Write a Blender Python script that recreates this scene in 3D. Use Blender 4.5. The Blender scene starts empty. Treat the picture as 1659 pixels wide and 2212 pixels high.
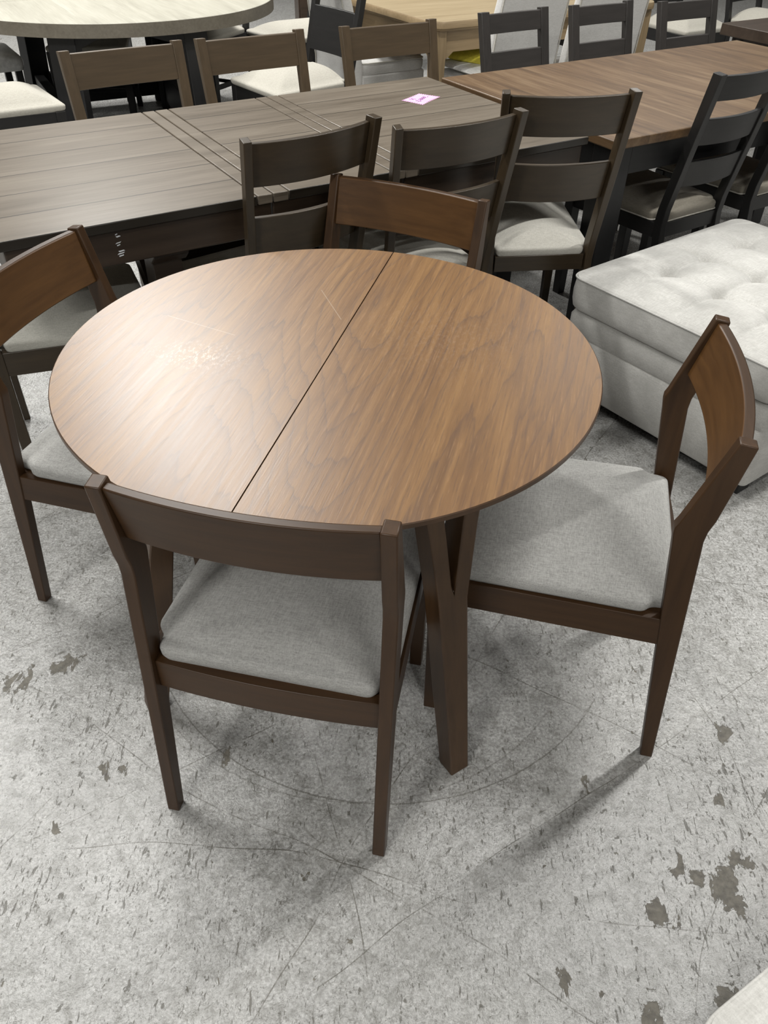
import bpy, bmesh, math, random
from mathutils import Vector, Matrix
random.seed(7)
SC = bpy.context.scene
COL = SC.collection
PI = math.pi
rad = math.radians

# ---------------------------------------------------------------- helpers
class MB:
    """collects shapes into one mesh"""
    def __init__(self):
        self.bm = bmesh.new()
    def loft(self, rings, cap0=True, cap1=True, closed=False):
        R = [[self.bm.verts.new(p) for p in r] for r in rings]
        n = len(R[0])
        pairs = list(zip(R[:-1], R[1:]))
        if closed:
            pairs.append((R[-1], R[0]))
        for a, b in pairs:
            for i in range(n):
                j = (i + 1) % n
                try:
                    self.bm.faces.new((a[i], a[j], b[j], b[i]))
                except ValueError:
                    pass
        if not closed:
            if cap0: self.bm.faces.new(list(reversed(R[0])))
            if cap1: self.bm.faces.new(R[-1])
        return self
    def box(self, x0, x1, y0, y1, z0, z1):
        return self.loft([[(x0, y0, z0), (x1, y0, z0), (x1, y1, z0), (x0, y1, z0)],
                          [(x0, y0, z1), (x1, y0, z1), (x1, y1, z1), (x0, y1, z1)]])
    def prism_x(self, yz, x0, x1):
        return self.loft([[(x0, y, z) for y, z in yz], [(x1, y, z) for y, z in yz]])
    def tube(self, pts, r, n=8):
        rings = []
        P = [Vector(p) for p in pts]
        for i, p in enumerate(P):
            t = (P[min(i + 1, len(P) - 1)] - P[max(i - 1, 0)]).normalized()
            up = Vector((0, 0, 1)) if abs(t.z) < .9 else Vector((1, 0, 0))
            a = t.cross(up).normalized(); b = t.cross(a)
            rings.append([p + (a * math.cos(k * 2 * PI / n) + b * math.sin(k * 2 * PI / n)) * r for k in range(n)])
        return self.loft(rings)
    def build(self, name, mat, parent=None, bevel=0, angle=35, segs=2, subsurf=0):
        bm = self.bm
        bmesh.ops.recalc_face_normals(bm, faces=bm.faces)
        me = bpy.data.meshes.new(name)
        bm.to_mesh(me); bm.free()
        me.polygons.foreach_set('use_smooth', [True] * len(me.polygons))
        me.set_sharp_from_angle(angle=rad(angle))
        me.materials.append(mat)
        o = bpy.data.objects.new(name, me); COL.objects.link(o)
        if parent: o.parent = parent
        if bevel:
            m = o.modifiers.new('bevel', 'BEVEL'); m.width = bevel; m.segments = segs
            m.limit_method = 'ANGLE'; m.angle_limit = rad(40)
        return o

def thing(name, label, cat, loc=(0, 0, 0), rz=0, group=None):
    o = bpy.data.objects.new(name, None); COL.objects.link(o)
    o.empty_display_size = .1
    o.location = loc; o.rotation_euler = (0, 0, rz)
    o['label'] = label; o['category'] = cat
    if group: o['group'] = group
    return o
def tag(o, label, cat, group=None):
    o['label'] = label; o['category'] = cat
    if group: o['group'] = group
    return o
def dup(root, loc, rz, label, group=None, drop=()):
    kids = list(root.children)
    r = root.copy(); COL.objects.link(r); r.location = loc; r.rotation_euler = (0, 0, rz)
    r['label'] = label
    if group: r['group'] = group
    for ch in kids:
        c = ch.copy(); COL.objects.link(c); c.parent = r
        for g in ch.children:
            d = g.copy(); COL.objects.link(d); d.parent = c
    return r
def struct(o):
    o['kind'] = 'structure'; return o

def fillet(poly, r, n=6):
    """round the corners of a 2-d polygon; r one radius or a list"""
    out = []; N = len(poly)
    for i in range(N):
        p = Vector(poly[i]); a = Vector(poly[i - 1]); b = Vector(poly[(i + 1) % N])
        rr = r[i] if isinstance(r, (list, tuple)) else r
        la, lb = (a - p).length, (b - p).length
        d = min(rr, la * .49, lb * .49)
        if d < 1e-5:
            out.append(tuple(p)); continue
        s = p + (a - p).normalized() * d; e = p + (b - p).normalized() * d
        for k in range(n + 1):
            t = k / n
            q = s * (1 - t) ** 2 + p * 2 * t * (1 - t) + e * t * t
            out.append((q.x, q.y))
    return out
def inset(poly, d):
    """inward offset of a rounded, roughly convex ccw outline"""
    N = len(poly); out = []
    cx = sum(p[0] for p in poly) / N; cy = sum(p[1] for p in poly) / N
    mx = max(abs(p[0] - cx) for p in poly); my = max(abs(p[1] - cy) for p in poly)
    for x, y in poly:
        out.append((cx + (x - cx) * (1 - d / mx), cy + (y - cy) * (1 - d / my)))
    return out
def cushion(poly, z0, side, crown, roll=.02, rr=.04):
    """upholstered pad: straight side, rolled edge, domed top"""
    o = fillet(poly, rr)
    rings = [(inset(o, .006), z0), (inset(o, .001), z0 + side * .25), (o, z0 + side * .6)]
    for k in range(1, 6):
        a = k / 5 * PI / 2
        rings.append((inset(o, roll * (1 - math.cos(a))), z0 + side * .6 + side * .4 * math.sin(a)))
    m = min(max(p[0] for p in poly), (max(p[1] for p in poly) - min(p[1] for p in poly)) / 2)
    for k in range(1, 9):
        t = k / 8 * .97
        d = roll + (m - roll) * t
        rings.append((inset(o, d), z0 + side + crown * (1 - (1 - t) ** 2.2)))
    b = MB()
    b.loft([[(x, y, z) for x, y in r] for r, z in rings])
    return b

# ---------------------------------------------------------------- materials
def new_mat(name):
    m = bpy.data.materials.new(name); m.use_nodes = True
    nt = m.node_tree
    return m, nt, nt.nodes['Principled BSDF']
def N(nt, typ, **kw):
    n = nt.nodes.new(typ)
    for k, v in kw.items():
        if k.startswith('_'):
            setattr(n, k[1:], v)
        else:
            n.inputs[k.replace('__', ' ')].default_value = v
    return n
def mathn(nt, op, a, b=None, c=None, clamp=False):
    n = nt.nodes.new('ShaderNodeMath'); n.operation = op; n.use_clamp = clamp
    for i, v in enumerate((a, b, c)):
        if v is None: continue
        if isinstance(v, (int, float)): n.inputs[i].default_value = v
        else: nt.links.new(v, n.inputs[i])
    return n.outputs[0]
def ramp(nt, fac, stops, interp='LINEAR'):
    n = nt.nodes.new('ShaderNodeValToRGB'); n.color_ramp.interpolation = interp
    els = n.color_ramp.elements
    while len(els) < len(stops): els.new(.5)
    for e, (p, c) in zip(els, stops):
        e.position = p
        e.color = (c, c, c, 1) if isinstance(c, (int, float)) else (*c, 1)
    nt.links.new(fac, n.inputs[0])
    return n.outputs[0]
def mix(nt, fac, a, b, typ='MIX'):
    n = nt.nodes.new('ShaderNodeMix'); n.data_type = 'RGBA'; n.blend_type = typ
    for i, v in ((0, fac), (6, a), (7, b)):
        if isinstance(v, (int, float)): n.inputs[i].default_value = v
        elif isinstance(v, tuple): n.inputs[i].default_value = (*v, 1)
        else: nt.links.new(v, n.inputs[i])
    return n.outputs[2]
def coords(nt, scale=(1, 1, 1), rot=(0, 0, 0), loc=(0, 0, 0)):
    t = nt.nodes.new('ShaderNodeTexCoord')
    m = nt.nodes.new('ShaderNodeMapping'); m.inputs['Scale'].default_value = scale
    m.inputs['Rotation'].default_value = rot; m.inputs['Location'].default_value = loc
    nt.links.new(t.outputs['Object'], m.inputs[0])
    return m.outputs[0]
def noise(nt, vec, scale, detail=4, rough=.55, dist=0):
    n = N(nt, 'ShaderNodeTexNoise', Scale=scale, Detail=detail, Roughness=rough, Distortion=dist)
    nt.links.new(vec, n.inputs['Vector'])
    return n.outputs[0]
def bump(nt, bsdf, h, strength=.2, dist=.002):
    b = N(nt, 'ShaderNodeBump', Strength=strength, Distance=dist)
    nt.links.new(h, b.inputs['Height']); nt.links.new(b.outputs[0], bsdf.inputs['Normal'])

def wood(name, dark, light, axis='z', rough=.38, fine=70, stretch=.06, spec=.5, contrast=1.0):
    m, nt, b = new_mat(name)
    s = {'x': (stretch, 1, 1), 'y': (1, stretch, 1), 'z': (1, 1, stretch)}[axis]
    v = coords(nt, s)
    n1 = noise(nt, v, fine, 5, .6, .3)
    n2 = noise(nt, v, fine * .13, 3, .5, .6)
    f = mathn(nt, 'ADD', mathn(nt, 'MULTIPLY', n1, .55), mathn(nt, 'MULTIPLY', n2, .45))
    w = .2 / contrast
    c = ramp(nt, f, [(.5 - w, dark), (.5 + w, light)])
    nt.links.new(c, b.inputs['Base Color'])
    b.inputs['Roughness'].default_value = rough
    b.inputs['Specular IOR Level'].default_value = spec
    bump(nt, b, n1, .08, .0006)
    return m
def fabric(name, c0, c1, scale=420, rough=.95, weave=True, blot=0):
    m, nt, b = new_mat(name)
    va = coords(nt, (1, .16, 1)); vb = coords(nt, (.16, 1, 1)); vo = coords(nt)
    n1 = noise(nt, va, scale, 2, .6); n2 = noise(nt, vb, scale, 2, .6)
    f = mathn(nt, 'MULTIPLY', mathn(nt, 'ADD', n1, n2), .5)
    n3 = noise(nt, vo, scale * 2.2, 2, .6)
    f = mathn(nt, 'ADD', mathn(nt, 'MULTIPLY', f, .7), mathn(nt, 'MULTIPLY', n3, .3))
    col = ramp(nt, f, [(.36, c0), (.62, c1)])
    if blot:
        n4 = noise(nt, vo, 9, 4, .6)
        col = mix(nt, ramp(nt, n4, [(.42, 0.0), (.68, blot)]), col, tuple(x * .86 for x in c0))
    nt.links.new(col, b.inputs['Base Color'])
    b.inputs['Roughness'].default_value = rough
    b.inputs['Specular IOR Level'].default_value = .15
    try:
        b.inputs['Sheen Weight'].default_value = .15
    except KeyError: pass
    bump(nt, b, f, .35, .0012)
    return m
def plain(name, c, rough=.6, spec=.4):
    m, nt, b = new_mat(name)
    v = coords(nt); n = noise(nt, v, 60, 3)
    col = ramp(nt, n, [(.3, tuple(x * .85 for x in c)), (.7, tuple(min(1, x * 1.12) for x in c))])
    nt.links.new(col, b.inputs['Base Color'])
    b.inputs['Roughness'].default_value = rough; b.inputs['Specular IOR Level'].default_value = spec
    return m

def tabletop_mat():
    """walnut veneer, grain along local y, cathedral figure, scuffs and scratches"""
    m, nt, b = new_mat('walnut_veneer')
    vo = coords(nt)
    sep = nt.nodes.new('ShaderNodeSeparateXYZ'); nt.links.new(vo, sep.inputs[0])
    X, Y = sep.outputs[0], sep.outputs[1]
    right = mathn(nt, 'GREATER_THAN', X, 0.0)
    # cathedral figure: arches along the grain
    vw = coords(nt, (1, .20, 1), loc=(.35, .19, 0))
    w1 = noise(nt, vw, 3.1, 1, .4, .0)
    vw2 = coords(nt, (1, .10, 1), loc=(2.3, .9, 0))
    w2 = noise(nt, vw2, 24, 3, .55)
    fig = mathn(nt, 'ADD', mathn(nt, 'MULTIPLY', w1, 1.9), mathn(nt, 'MULTIPLY', w2, .10))
    rings = mathn(nt, 'FRACT', mathn(nt, 'MULTIPLY', fig, 15.0))
    line = ramp(nt, rings, [(0.0, 1.0), (.05, .55), (.22, .15), (.8, 0.0), (.96, .12), (1.0, 1.0)])
    # pores and fibres
    vf = coords(nt, (1, .045, 1))
    f1 = noise(nt, vf, 330, 3, .65)
    vf2 = coords(nt, (1, .03, 1), loc=(.7, 0, 0))
    f2 = noise(nt, vf2, 95, 4, .6)
    vf3 = coords(nt, (1, .10, 1), loc=(.1, 3, 0))
    f3 = noise(nt, vf3, 9, 3, .5)
    base = ramp(nt, f3, [(.3, (.125, .051, .0085)), (.52, (.178, .080, .0140)), (.75, (.228, .112, .0225))])
    fib = ramp(nt, f2, [(.32, (.098, .040, .0065)), (.5, (.175, .079, .0135)), (.7, (.256, .128, .029))])
    col = mix(nt, .5, base, fib)
    col = mix(nt, mathn(nt, 'MULTIPLY', line, .55), col, (.062, .025, .009))
    pores = ramp(nt, f1, [(.30, 1.0), (.44, 0.0)])
    col = mix(nt, mathn(nt, 'MULTIPLY', pores, .5), col, (.055, .022, .008))
    hi = ramp(nt, f1, [(.58, 0.0), (.74, 1.0)])
    col = mix(nt, mathn(nt, 'MULTIPLY', hi, .35), col, (.36, .20, .085))
    # pale rub marks (left) and short scuffs (right)
    def spot(cx, cy, sx, sy):
        dx = mathn(nt, 'DIVIDE', mathn(nt, 'SUBTRACT', X, cx), sx)
        dy = mathn(nt, 'DIVIDE', mathn(nt, 'SUBTRACT', Y, cy), sy)
        d2 = mathn(nt, 'ADD', mathn(nt, 'MULTIPLY', dx, dx), mathn(nt, 'MULTIPLY', dy, dy))
        return mathn(nt, 'POWER', 2.718, mathn(nt, 'MULTIPLY', d2, -1.0))
    sc = noise(nt, coords(nt, (1, .5, 1), (0, 0, .9)), 150, 4, .7)
    scm = ramp(nt, sc, [(.50, 0.0), (.66, 1.0)])
    sp = mathn(nt, 'ADD', spot(-.235, -.075, .07, .045), mathn(nt, 'MULTIPLY', spot(.2, .12, .16, .14), .12), clamp=True)
    scuff = mathn(nt, 'MULTIPLY', scm, sp)
    col = mix(nt, mathn(nt, 'MULTIPLY', scuff, .55), col, (.62, .56, .48))
    # two thin scratches
    def scratch(x0, y0, x1, y1, wd=.0009):
        L = math.hypot(x1 - x0, y1 - y0); ux, uy = (x1 - x0) / L, (y1 - y0) / L
        ax = mathn(nt, 'SUBTRACT', X, x0); ay = mathn(nt, 'SUBTRACT', Y, y0)
        t = mathn(nt, 'ADD', mathn(nt, 'MULTIPLY', ax, ux), mathn(nt, 'MULTIPLY', ay, uy))
        d = mathn(nt, 'ABSOLUTE', mathn(nt, 'SUBTRACT', mathn(nt, 'MULTIPLY', ax, -uy), mathn(nt, 'MULTIPLY', ay, -ux)))
        inr = mathn(nt, 'MULTIPLY', mathn(nt, 'GREATER_THAN', t, 0), mathn(nt, 'LESS_THAN', t, L))
        return mathn(nt, 'MULTIPLY', mathn(nt, 'LESS_THAN', d, wd), inr)
    s = mathn(nt, 'ADD', scratch(-.10, .26, -.02, .14), scratch(-.36, .06, -.20, .02), clamp=True)
    col = mix(nt, mathn(nt, 'MULTIPLY', s, .28), col, (.5, .42, .33))
    nt.links.new(col, b.inputs['Base Color'])
    r = mathn(nt, 'ADD', mathn(nt, 'MULTIPLY', f2, .12), .32)
    nt.links.new(r, b.inputs['Roughness'])
    b.inputs['Specular IOR Level'].default_value = .5
    b.inputs['Coat Weight'].default_value = .45
    b.inputs['Coat Roughness'].default_value = .46
    h = mathn(nt, 'ADD', mathn(nt, 'MULTIPLY', f1, .7), mathn(nt, 'MULTIPLY', f2, .3))
    bump(nt, b, h, .25, .0007)
    return m

def plank_mat(name, dark, mid, light, pitch, y0, rough=.33, groove=True, cross=False):
    """stained planks, grain along local x, grooves every `pitch` across y"""
    m, nt, b = new_mat(name)
    vo = coords(nt)
    sep = nt.nodes.new('ShaderNodeSeparateXYZ'); nt.links.new(vo, sep.inputs[0])
    Y = sep.outputs[0 if cross else 1]
    k = mathn(nt, 'DIVIDE', mathn(nt, 'SUBTRACT', Y, y0), pitch)
    cell = mathn(nt, 'FLOOR', k)
    fr = mathn(nt, 'SUBTRACT', k, cell)
    comb = nt.nodes.new('ShaderNodeCombineXYZ')
    nt.links.new(mathn(nt, 'ADD', mathn(nt, 'MULTIPLY', sep.outputs[1 if cross else 0], .12), mathn(nt, 'MULTIPLY', cell, 3.7)), comb.inputs[0])
    nt.links.new(Y, comb.inputs[1])
    n1 = noise(nt, comb.outputs[0], 9, 4, .6, .5)
    n2 = noise(nt, coords(nt, (1, .07, 1) if cross else (.04, 1, 1)), 70 if cross else 120, 4, .65)
    f = mathn(nt, 'ADD', mathn(nt, 'MULTIPLY', n1, .6), mathn(nt, 'MULTIPLY', n2, .4))
    col = ramp(nt, f, [(.34, dark), (.5, mid), (.66, light)])
    if groove:
        g = mathn(nt, 'MINIMUM', fr, mathn(nt, 'SUBTRACT', 1.0, fr))
        gl = mathn(nt, 'LESS_THAN', g, .0021 / pitch)
        col = mix(nt, mathn(nt, 'MULTIPLY', gl, .95), col, tuple(x * .15 for x in dark))
    nt.links.new(col, b.inputs['Base Color'])
    b.inputs['Roughness'].default_value = rough
    bump(nt, b, n2, .12, .0006)
    return m

def floor_mat():
    """concrete with worn pale paint: flakes, specks, drag scratches and a scraped arc"""
    m, nt, b = new_mat('painted_concrete')
    vo = coords(nt)
    sep = nt.nodes.new('ShaderNodeSeparateXYZ'); nt.links.new(vo, sep.inputs[0])
    X, Y = sep.outputs[0], sep.outputs[1]
    big = noise(nt, vo, 2.3, 4, .6)
    mot = noise(nt, vo, 150, 5, .72)
    mot2 = noise(nt, vo, 34, 5, .65, .6)
    paint = ramp(nt, mot, [(.33, (.22, .217, .209)), (.43, (.36, .356, .346)), (.56, (.46, .457, .447)), (.67, (.62, .618, .608))])
    paint = mix(nt, ramp(nt, mot2, [(.38, 0.55), (.52, 0.0)]), paint, (.19, .185, .170))
    paint = mix(nt, ramp(nt, big, [(.4, 0.0), (.7, .25)]), paint, (.26, .25, .222))
    # wormy hairlines in the paint skin
    hv = noise(nt, vo, 24, 4, .6, 1.2)
    hl = ramp(nt, mathn(nt, 'ABSOLUTE', mathn(nt, 'SUBTRACT', hv, .5)), [(.0, .75), (.014, 0.0)])
    paint = mix(nt, hl, paint, (.125, .12, .105))
    # specks stretched along two drag directions, in uneven clusters
    sp1 = noise(nt, coords(nt, (1, .36, 1), (0, 0, rad(-55))), 150, 5, .66, .3)
    sp2 = noise(nt, coords(nt, (1, .22, 1), (0, 0, rad(20)), (4, 2, 0)), 105, 5, .66, .3)
    sp3 = noise(nt, coords(nt, (1, .7, 1), (0, 0, rad(70)), (1, 6, 0)), 46, 6, .66, .4)
    dens = noise(nt, coords(nt, loc=(3, 5, 0)), 2.6, 4, .6)
    dshift = mathn(nt, 'MULTIPLY', mathn(nt, 'SUBTRACT', dens, .5), .22)
    spk = mathn(nt, 'MAXIMUM', mathn(nt, 'ADD', sp1, dshift), mathn(nt, 'MAXIMUM', mathn(nt, 'ADD', sp2, dshift), mathn(nt, 'SUBTRACT', sp3, .01)))
    spm = ramp(nt, spk, [(.630, 0.0), (.658, .85)])
    # flakes worn to the slab
    fl = noise(nt, coords(nt, (1, .62, 1), (0, 0, rad(25)), (1.3, 7.7, 0)), 26, 7, .66, .5)
    def blob(cx, cy, s, w):
        dx = mathn(nt, 'SUBTRACT', X, cx); dy = mathn(nt, 'SUBTRACT', Y, cy)
        d2 = mathn(nt, 'ADD', mathn(nt, 'MULTIPLY', dx, dx), mathn(nt, 'MULTIPLY', dy, dy))
        return mathn(nt, 'MULTIPLY', mathn(nt, 'POWER', 2.718, mathn(nt, 'MULTIPLY', d2, -1 / (s * s))), w)
    acc = fl
    for cx, cy, s, w in FLAKES:
        acc = mathn(nt, 'ADD', acc, blob(cx, cy, s, w))
    flm = ramp(nt, acc, [(.668, 0.0), (.678, 1.0)])
    slab = ramp(nt, noise(nt, vo, 70, 4, .6), [(.32, (.075, .066, .050)), (.5, (.13, .117, .09)), (.7, (.19, .172, .137))])
    # long drag lines
    lines = None
    for (ang, sc, off, th) in ((30, 1.7, .3, .0013), (-62, 1.6, .7, .0012), (75, 1.2, .15, .0011), (8, 1.1, .55, .0011), (-35, 1.9, .4, .001)):
        rv = coords(nt, (1, 1, 1), (0, 0, rad(ang)))
        wv = noise(nt, rv, 1.1, 2, .5)
        s2 = nt.nodes.new('ShaderNodeSeparateXYZ'); nt.links.new(rv, s2.inputs[0])
        t = mathn(nt, 'FRACT', mathn(nt, 'ADD', mathn(nt, 'MULTIPLY', s2.outputs[1], sc), mathn(nt, 'ADD', mathn(nt, 'MULTIPLY', wv, .35), off)))
        d = mathn(nt, 'ABSOLUTE', mathn(nt, 'SUBTRACT', t, .5))
        brk = ramp(nt, noise(nt, coords(nt, (1, 1, 1), loc=(ang * .1, 1, 0)), 7, 4, .7), [(.40, 0.0), (.54, 1.0)])
        l = mathn(nt, 'MULTIPLY', mathn(nt, 'LESS_THAN', d, th * sc), brk)
        lines = l if lines is None else mathn(nt, 'MAXIMUM', lines, l)
    # scraped arcs in front of the round table
    for (cx, cy, r0, amt) in ((.005, 1.44, .572, .75), (-.06, 1.40, .53, .45)):
        dx = mathn(nt, 'SUBTRACT', X, cx); dy = mathn(nt, 'SUBTRACT', Y, cy)
        rr = mathn(nt, 'SQRT', mathn(nt, 'ADD', mathn(nt, 'MULTIPLY', dx, dx), mathn(nt, 'MULTIPLY', dy, dy)))
        rr = mathn(nt, 'ADD', rr, mathn(nt, 'MULTIPLY', mathn(nt, 'SUBTRACT', mot2, .5), .006))
        l = mathn(nt, 'MULTIPLY', mathn(nt, 'LESS_THAN', mathn(nt, 'ABSOLUTE', mathn(nt, 'SUBTRACT', rr, r0)), .0016), amt)
        l = mathn(nt, 'MULTIPLY', l, mathn(nt, 'LESS_THAN', dy, -.30))
        lines = mathn(nt, 'MAXIMUM', lines, l)
    col = mix(nt, spm, paint, (.105, .098, .080))
    col = mix(nt, mathn(nt, 'MULTIPLY', lines, .8), col, (.10, .092, .075))
    col = mix(nt, flm, col, slab)
    nt.links.new(col, b.inputs['Base Color'])
    wear = mathn(nt, 'MAXIMUM', flm, mathn(nt, 'MULTIPLY', spm, .7))
    r = mathn(nt, 'ADD', mathn(nt, 'MULTIPLY', mot, .42), .06)
    r = mathn(nt, 'ADD', r, mathn(nt, 'MULTIPLY', wear, .3), clamp=True)
    nt.links.new(r, b.inputs['Roughness'])
    b.inputs['Specular IOR Level'].default_value = .9
    h = mathn(nt, 'ADD', mathn(nt, 'MULTIPLY', mot, .5), mathn(nt, 'MULTIPLY', mot2, 1.0))
    h = mathn(nt, 'SUBTRACT', h, mathn(nt, 'MULTIPLY', wear, .8))
    bump(nt, b, h, .55, .003)
    return m

FLAKES = [(-.82, 1.16, .045, .22), (-.90, 1.10, .05, .16), (-.74, 1.22, .03, .22),
          (.655, .70, .05, .24), (.70, .76, .03, .2), (.60, .74, .03, .2), (.52, .66, .028, .24),
          (.60, .53, .035, .24), (.67, .50, .04, .24), (.34, .55, .03, .18), (.30, .36, .035, .2),
          (-.55, .93, .03, .2), (-.63, .80, .02, .2), (.15, .38, .03, .18), (.75, 1.05, .04, .18),
          (.70, .90, .03, .2), (.46, .48, .025, .2)]

M = {}
DW0, DW1 = (.0300, .0142, .0058), (.0660, .0325, .0128)
for ax in 'xyz':
    M['walnut_' + ax] = wood('dark_walnut_' + ax, DW0, DW1, ax, rough=.40, spec=.34)
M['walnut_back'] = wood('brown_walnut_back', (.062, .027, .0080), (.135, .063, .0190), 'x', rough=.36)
M['leg_walnut'] = wood('table_leg_walnut', (.043, .022, .0098), (.092, .048, .0205), 'z', rough=.4)
M['edge_walnut'] = wood('table_edge_walnut', (.045, .022, .010), (.085, .044, .020), 'x', rough=.4)
M['veneer'] = tabletop_mat()
for ax in 'xyz':
    M['esp_' + ax] = wood('espresso_' + ax, (.0275, .0185, .0097), (.055, .0375, .0205), ax, rough=.34)
    M['black_' + ax] = wood('black_stain_' + ax, (.0065, .0062, .0062), (.016, .015, .0145), ax, rough=.42)
    M['char_' + ax] = wood('charcoal_' + ax, (.018, .0155, .0135), (.036, .031, .028), ax, rough=.5)
    M['olive_' + ax] = wood('olive_brown_' + ax, (.050, .033, .0165), (.093, .062, .033), ax, rough=.45)
    M['oak_' + ax] = wood('light_oak_' + ax, (.20, .14, .072), (.31, .225, .125), ax, rough=.5, contrast=1.3)
    M['tblack_' + ax] = wood('table_black_' + ax, (.006, .006, .0065), (.014, .0135, .014), ax, rough=.5)
M['linen'] = fabric('grey_linen', (.265, .261, .249), (.47, .465, .446))
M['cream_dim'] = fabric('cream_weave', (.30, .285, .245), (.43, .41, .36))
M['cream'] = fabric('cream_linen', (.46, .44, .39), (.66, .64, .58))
M['taupe'] = fabric('taupe_velvet', (.20, .18, .145), (.28, .255, .21), 250)
M['ribbed'] = fabric('ribbed_linen', (.36, .35, .31), (.52, .51, .46))
M['chenille'] = fabric('ivory_chenille', (.44, .431, .407), (.60, .591, .563), 260, blot=.55)
M['parsons'] = fabric('pale_grey_linen', (.50, .49, .47), (.66, .65, .63), 300)
M['white_vinyl'] = plain('white_plastic_cover', (.72, .72, .70), .25, .6)
M['yellow'] = plain('yellow_cloth', (.62, .54, .06), .6)
M['pink'] = plain('pink_paper', (.74, .40, .74), .7)
M['ink'] = plain('violet_ink', (.16, .06, .17), .6)
M['sleeve'] = plain('card_sleeve', (.30, .24, .20), .25, .6)
M['black_plastic'] = plain('black_plastic', (.01, .01, .01), .5)
M['thread'] = plain('pale_piping', (.50, .48, .43), .8)
M['seam'] = plain('seam_shadow_thread', (.40, .385, .35), .9)
M['sticker'] = plain('white_tape', (.7, .72, .75), .5)
M['plank'] = plank_mat('weathered_planks', (.095, .077, .057), (.150, .124, .096), (.205, .175, .138), .1612, 0.0, rough=.30)
M['crossband'] = plank_mat('weathered_crossband', (.095, .077, .057), (.150, .124, .096), (.200, .17, .135), 10, -5, rough=.30, groove=False)
M['redbrown'] = plank_mat('red_brown_planks', (.062, .034, .0155), (.120, .070, .033), (.190, .126, .070), .125, 0.0, rough=.42, groove=False, cross=True)
M['greyoak'] = plank_mat('grey_oak', (.31, .295, .245), (.39, .375, .315), (.47, .455, .39), .18, 0.0, rough=.36, groove=False)
M['greyoak_edge'] = wood('grey_oak_edge', (.12, .105, .080), (.19, .17, .135), 'x', rough=.5)
M['oaktop'] = plank_mat('pale_oak_top', (.25, .19, .11), (.32, .25, .152), (.38, .305, .195), .14, 0.0, rough=.42, groove=False)
M['apron_brown'] = wood('apron_brown', (.026, .016, .010), (.052, .034, .022), 'x', rough=.4)
M['floor'] = floor_mat()
M['wall'] = plain('warehouse_wall', (.42, .42, .41), .9)
M['ceil'] = plain('warehouse_ceiling', (.42, .42, .415), .9)

# ---------------------------------------------------------------- camera
cam = bpy.data.cameras.new('camera'); co = bpy.data.objects.new('camera', cam); COL.objects.link(co)
H, PITCH, ROLL, F = 1.5085, .7000, .0203, 1735.3
r0 = Vector((1, 0, 0)); u0 = Vector((0, math.sin(PITCH), math.cos(PITCH))); fw = Vector((0, math.cos(PITCH), -math.sin(PITCH)))
cr = r0 * math.cos(ROLL) + u0 * math.sin(ROLL); cu = u0 * math.cos(ROLL) - r0 * math.sin(ROLL)
mw = Matrix((cr, cu, -fw)).transposed().to_4x4(); mw.translation = (0, 0, H)
co.matrix_world = mw
cam.sensor_fit = 'HORIZONTAL'; cam.sensor_width = 36; cam.lens = 36 * F / 1659
cam.clip_start = .02
SC.camera = co

# ---------------------------------------------------------------- room
b = MB(); b.box(-14, 14, -8, 20, -.1, 0); struct(b.build('floor', M['floor']))
b = MB(); b.box(-14, 14, -8, 20, 6.0, 6.1); struct(b.build('ceiling', M['ceil']))
b = MB(); b.box(-14.1, -14, -8, 20, 0, 6); struct(b.build('wall_left', M['wall']))
b = MB(); b.box(14, 14.1, -8, 20, 0, 6); struct(b.build('wall_right', M['wall']))
b = MB(); b.box(-14, 14, 20, 20.1, 0, 6); struct(b.build('wall_back', M['wall']))
b = MB(); b.box(-14, 14, -8.1, -8, 0, 6); struct(b.build('wall_front', M['wall']))

# store grid: long tables lie along G1, G2 points away from the camera
GA = rad(32)
G1 = Vector((math.cos(GA), math.sin(GA), 0)); G2 = Vector((-math.sin(GA), math.cos(GA), 0))
def grid(a, b_, z=0):
    p = G1 * a + G2 * b_; return (p.x, p.y, z)

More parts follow.
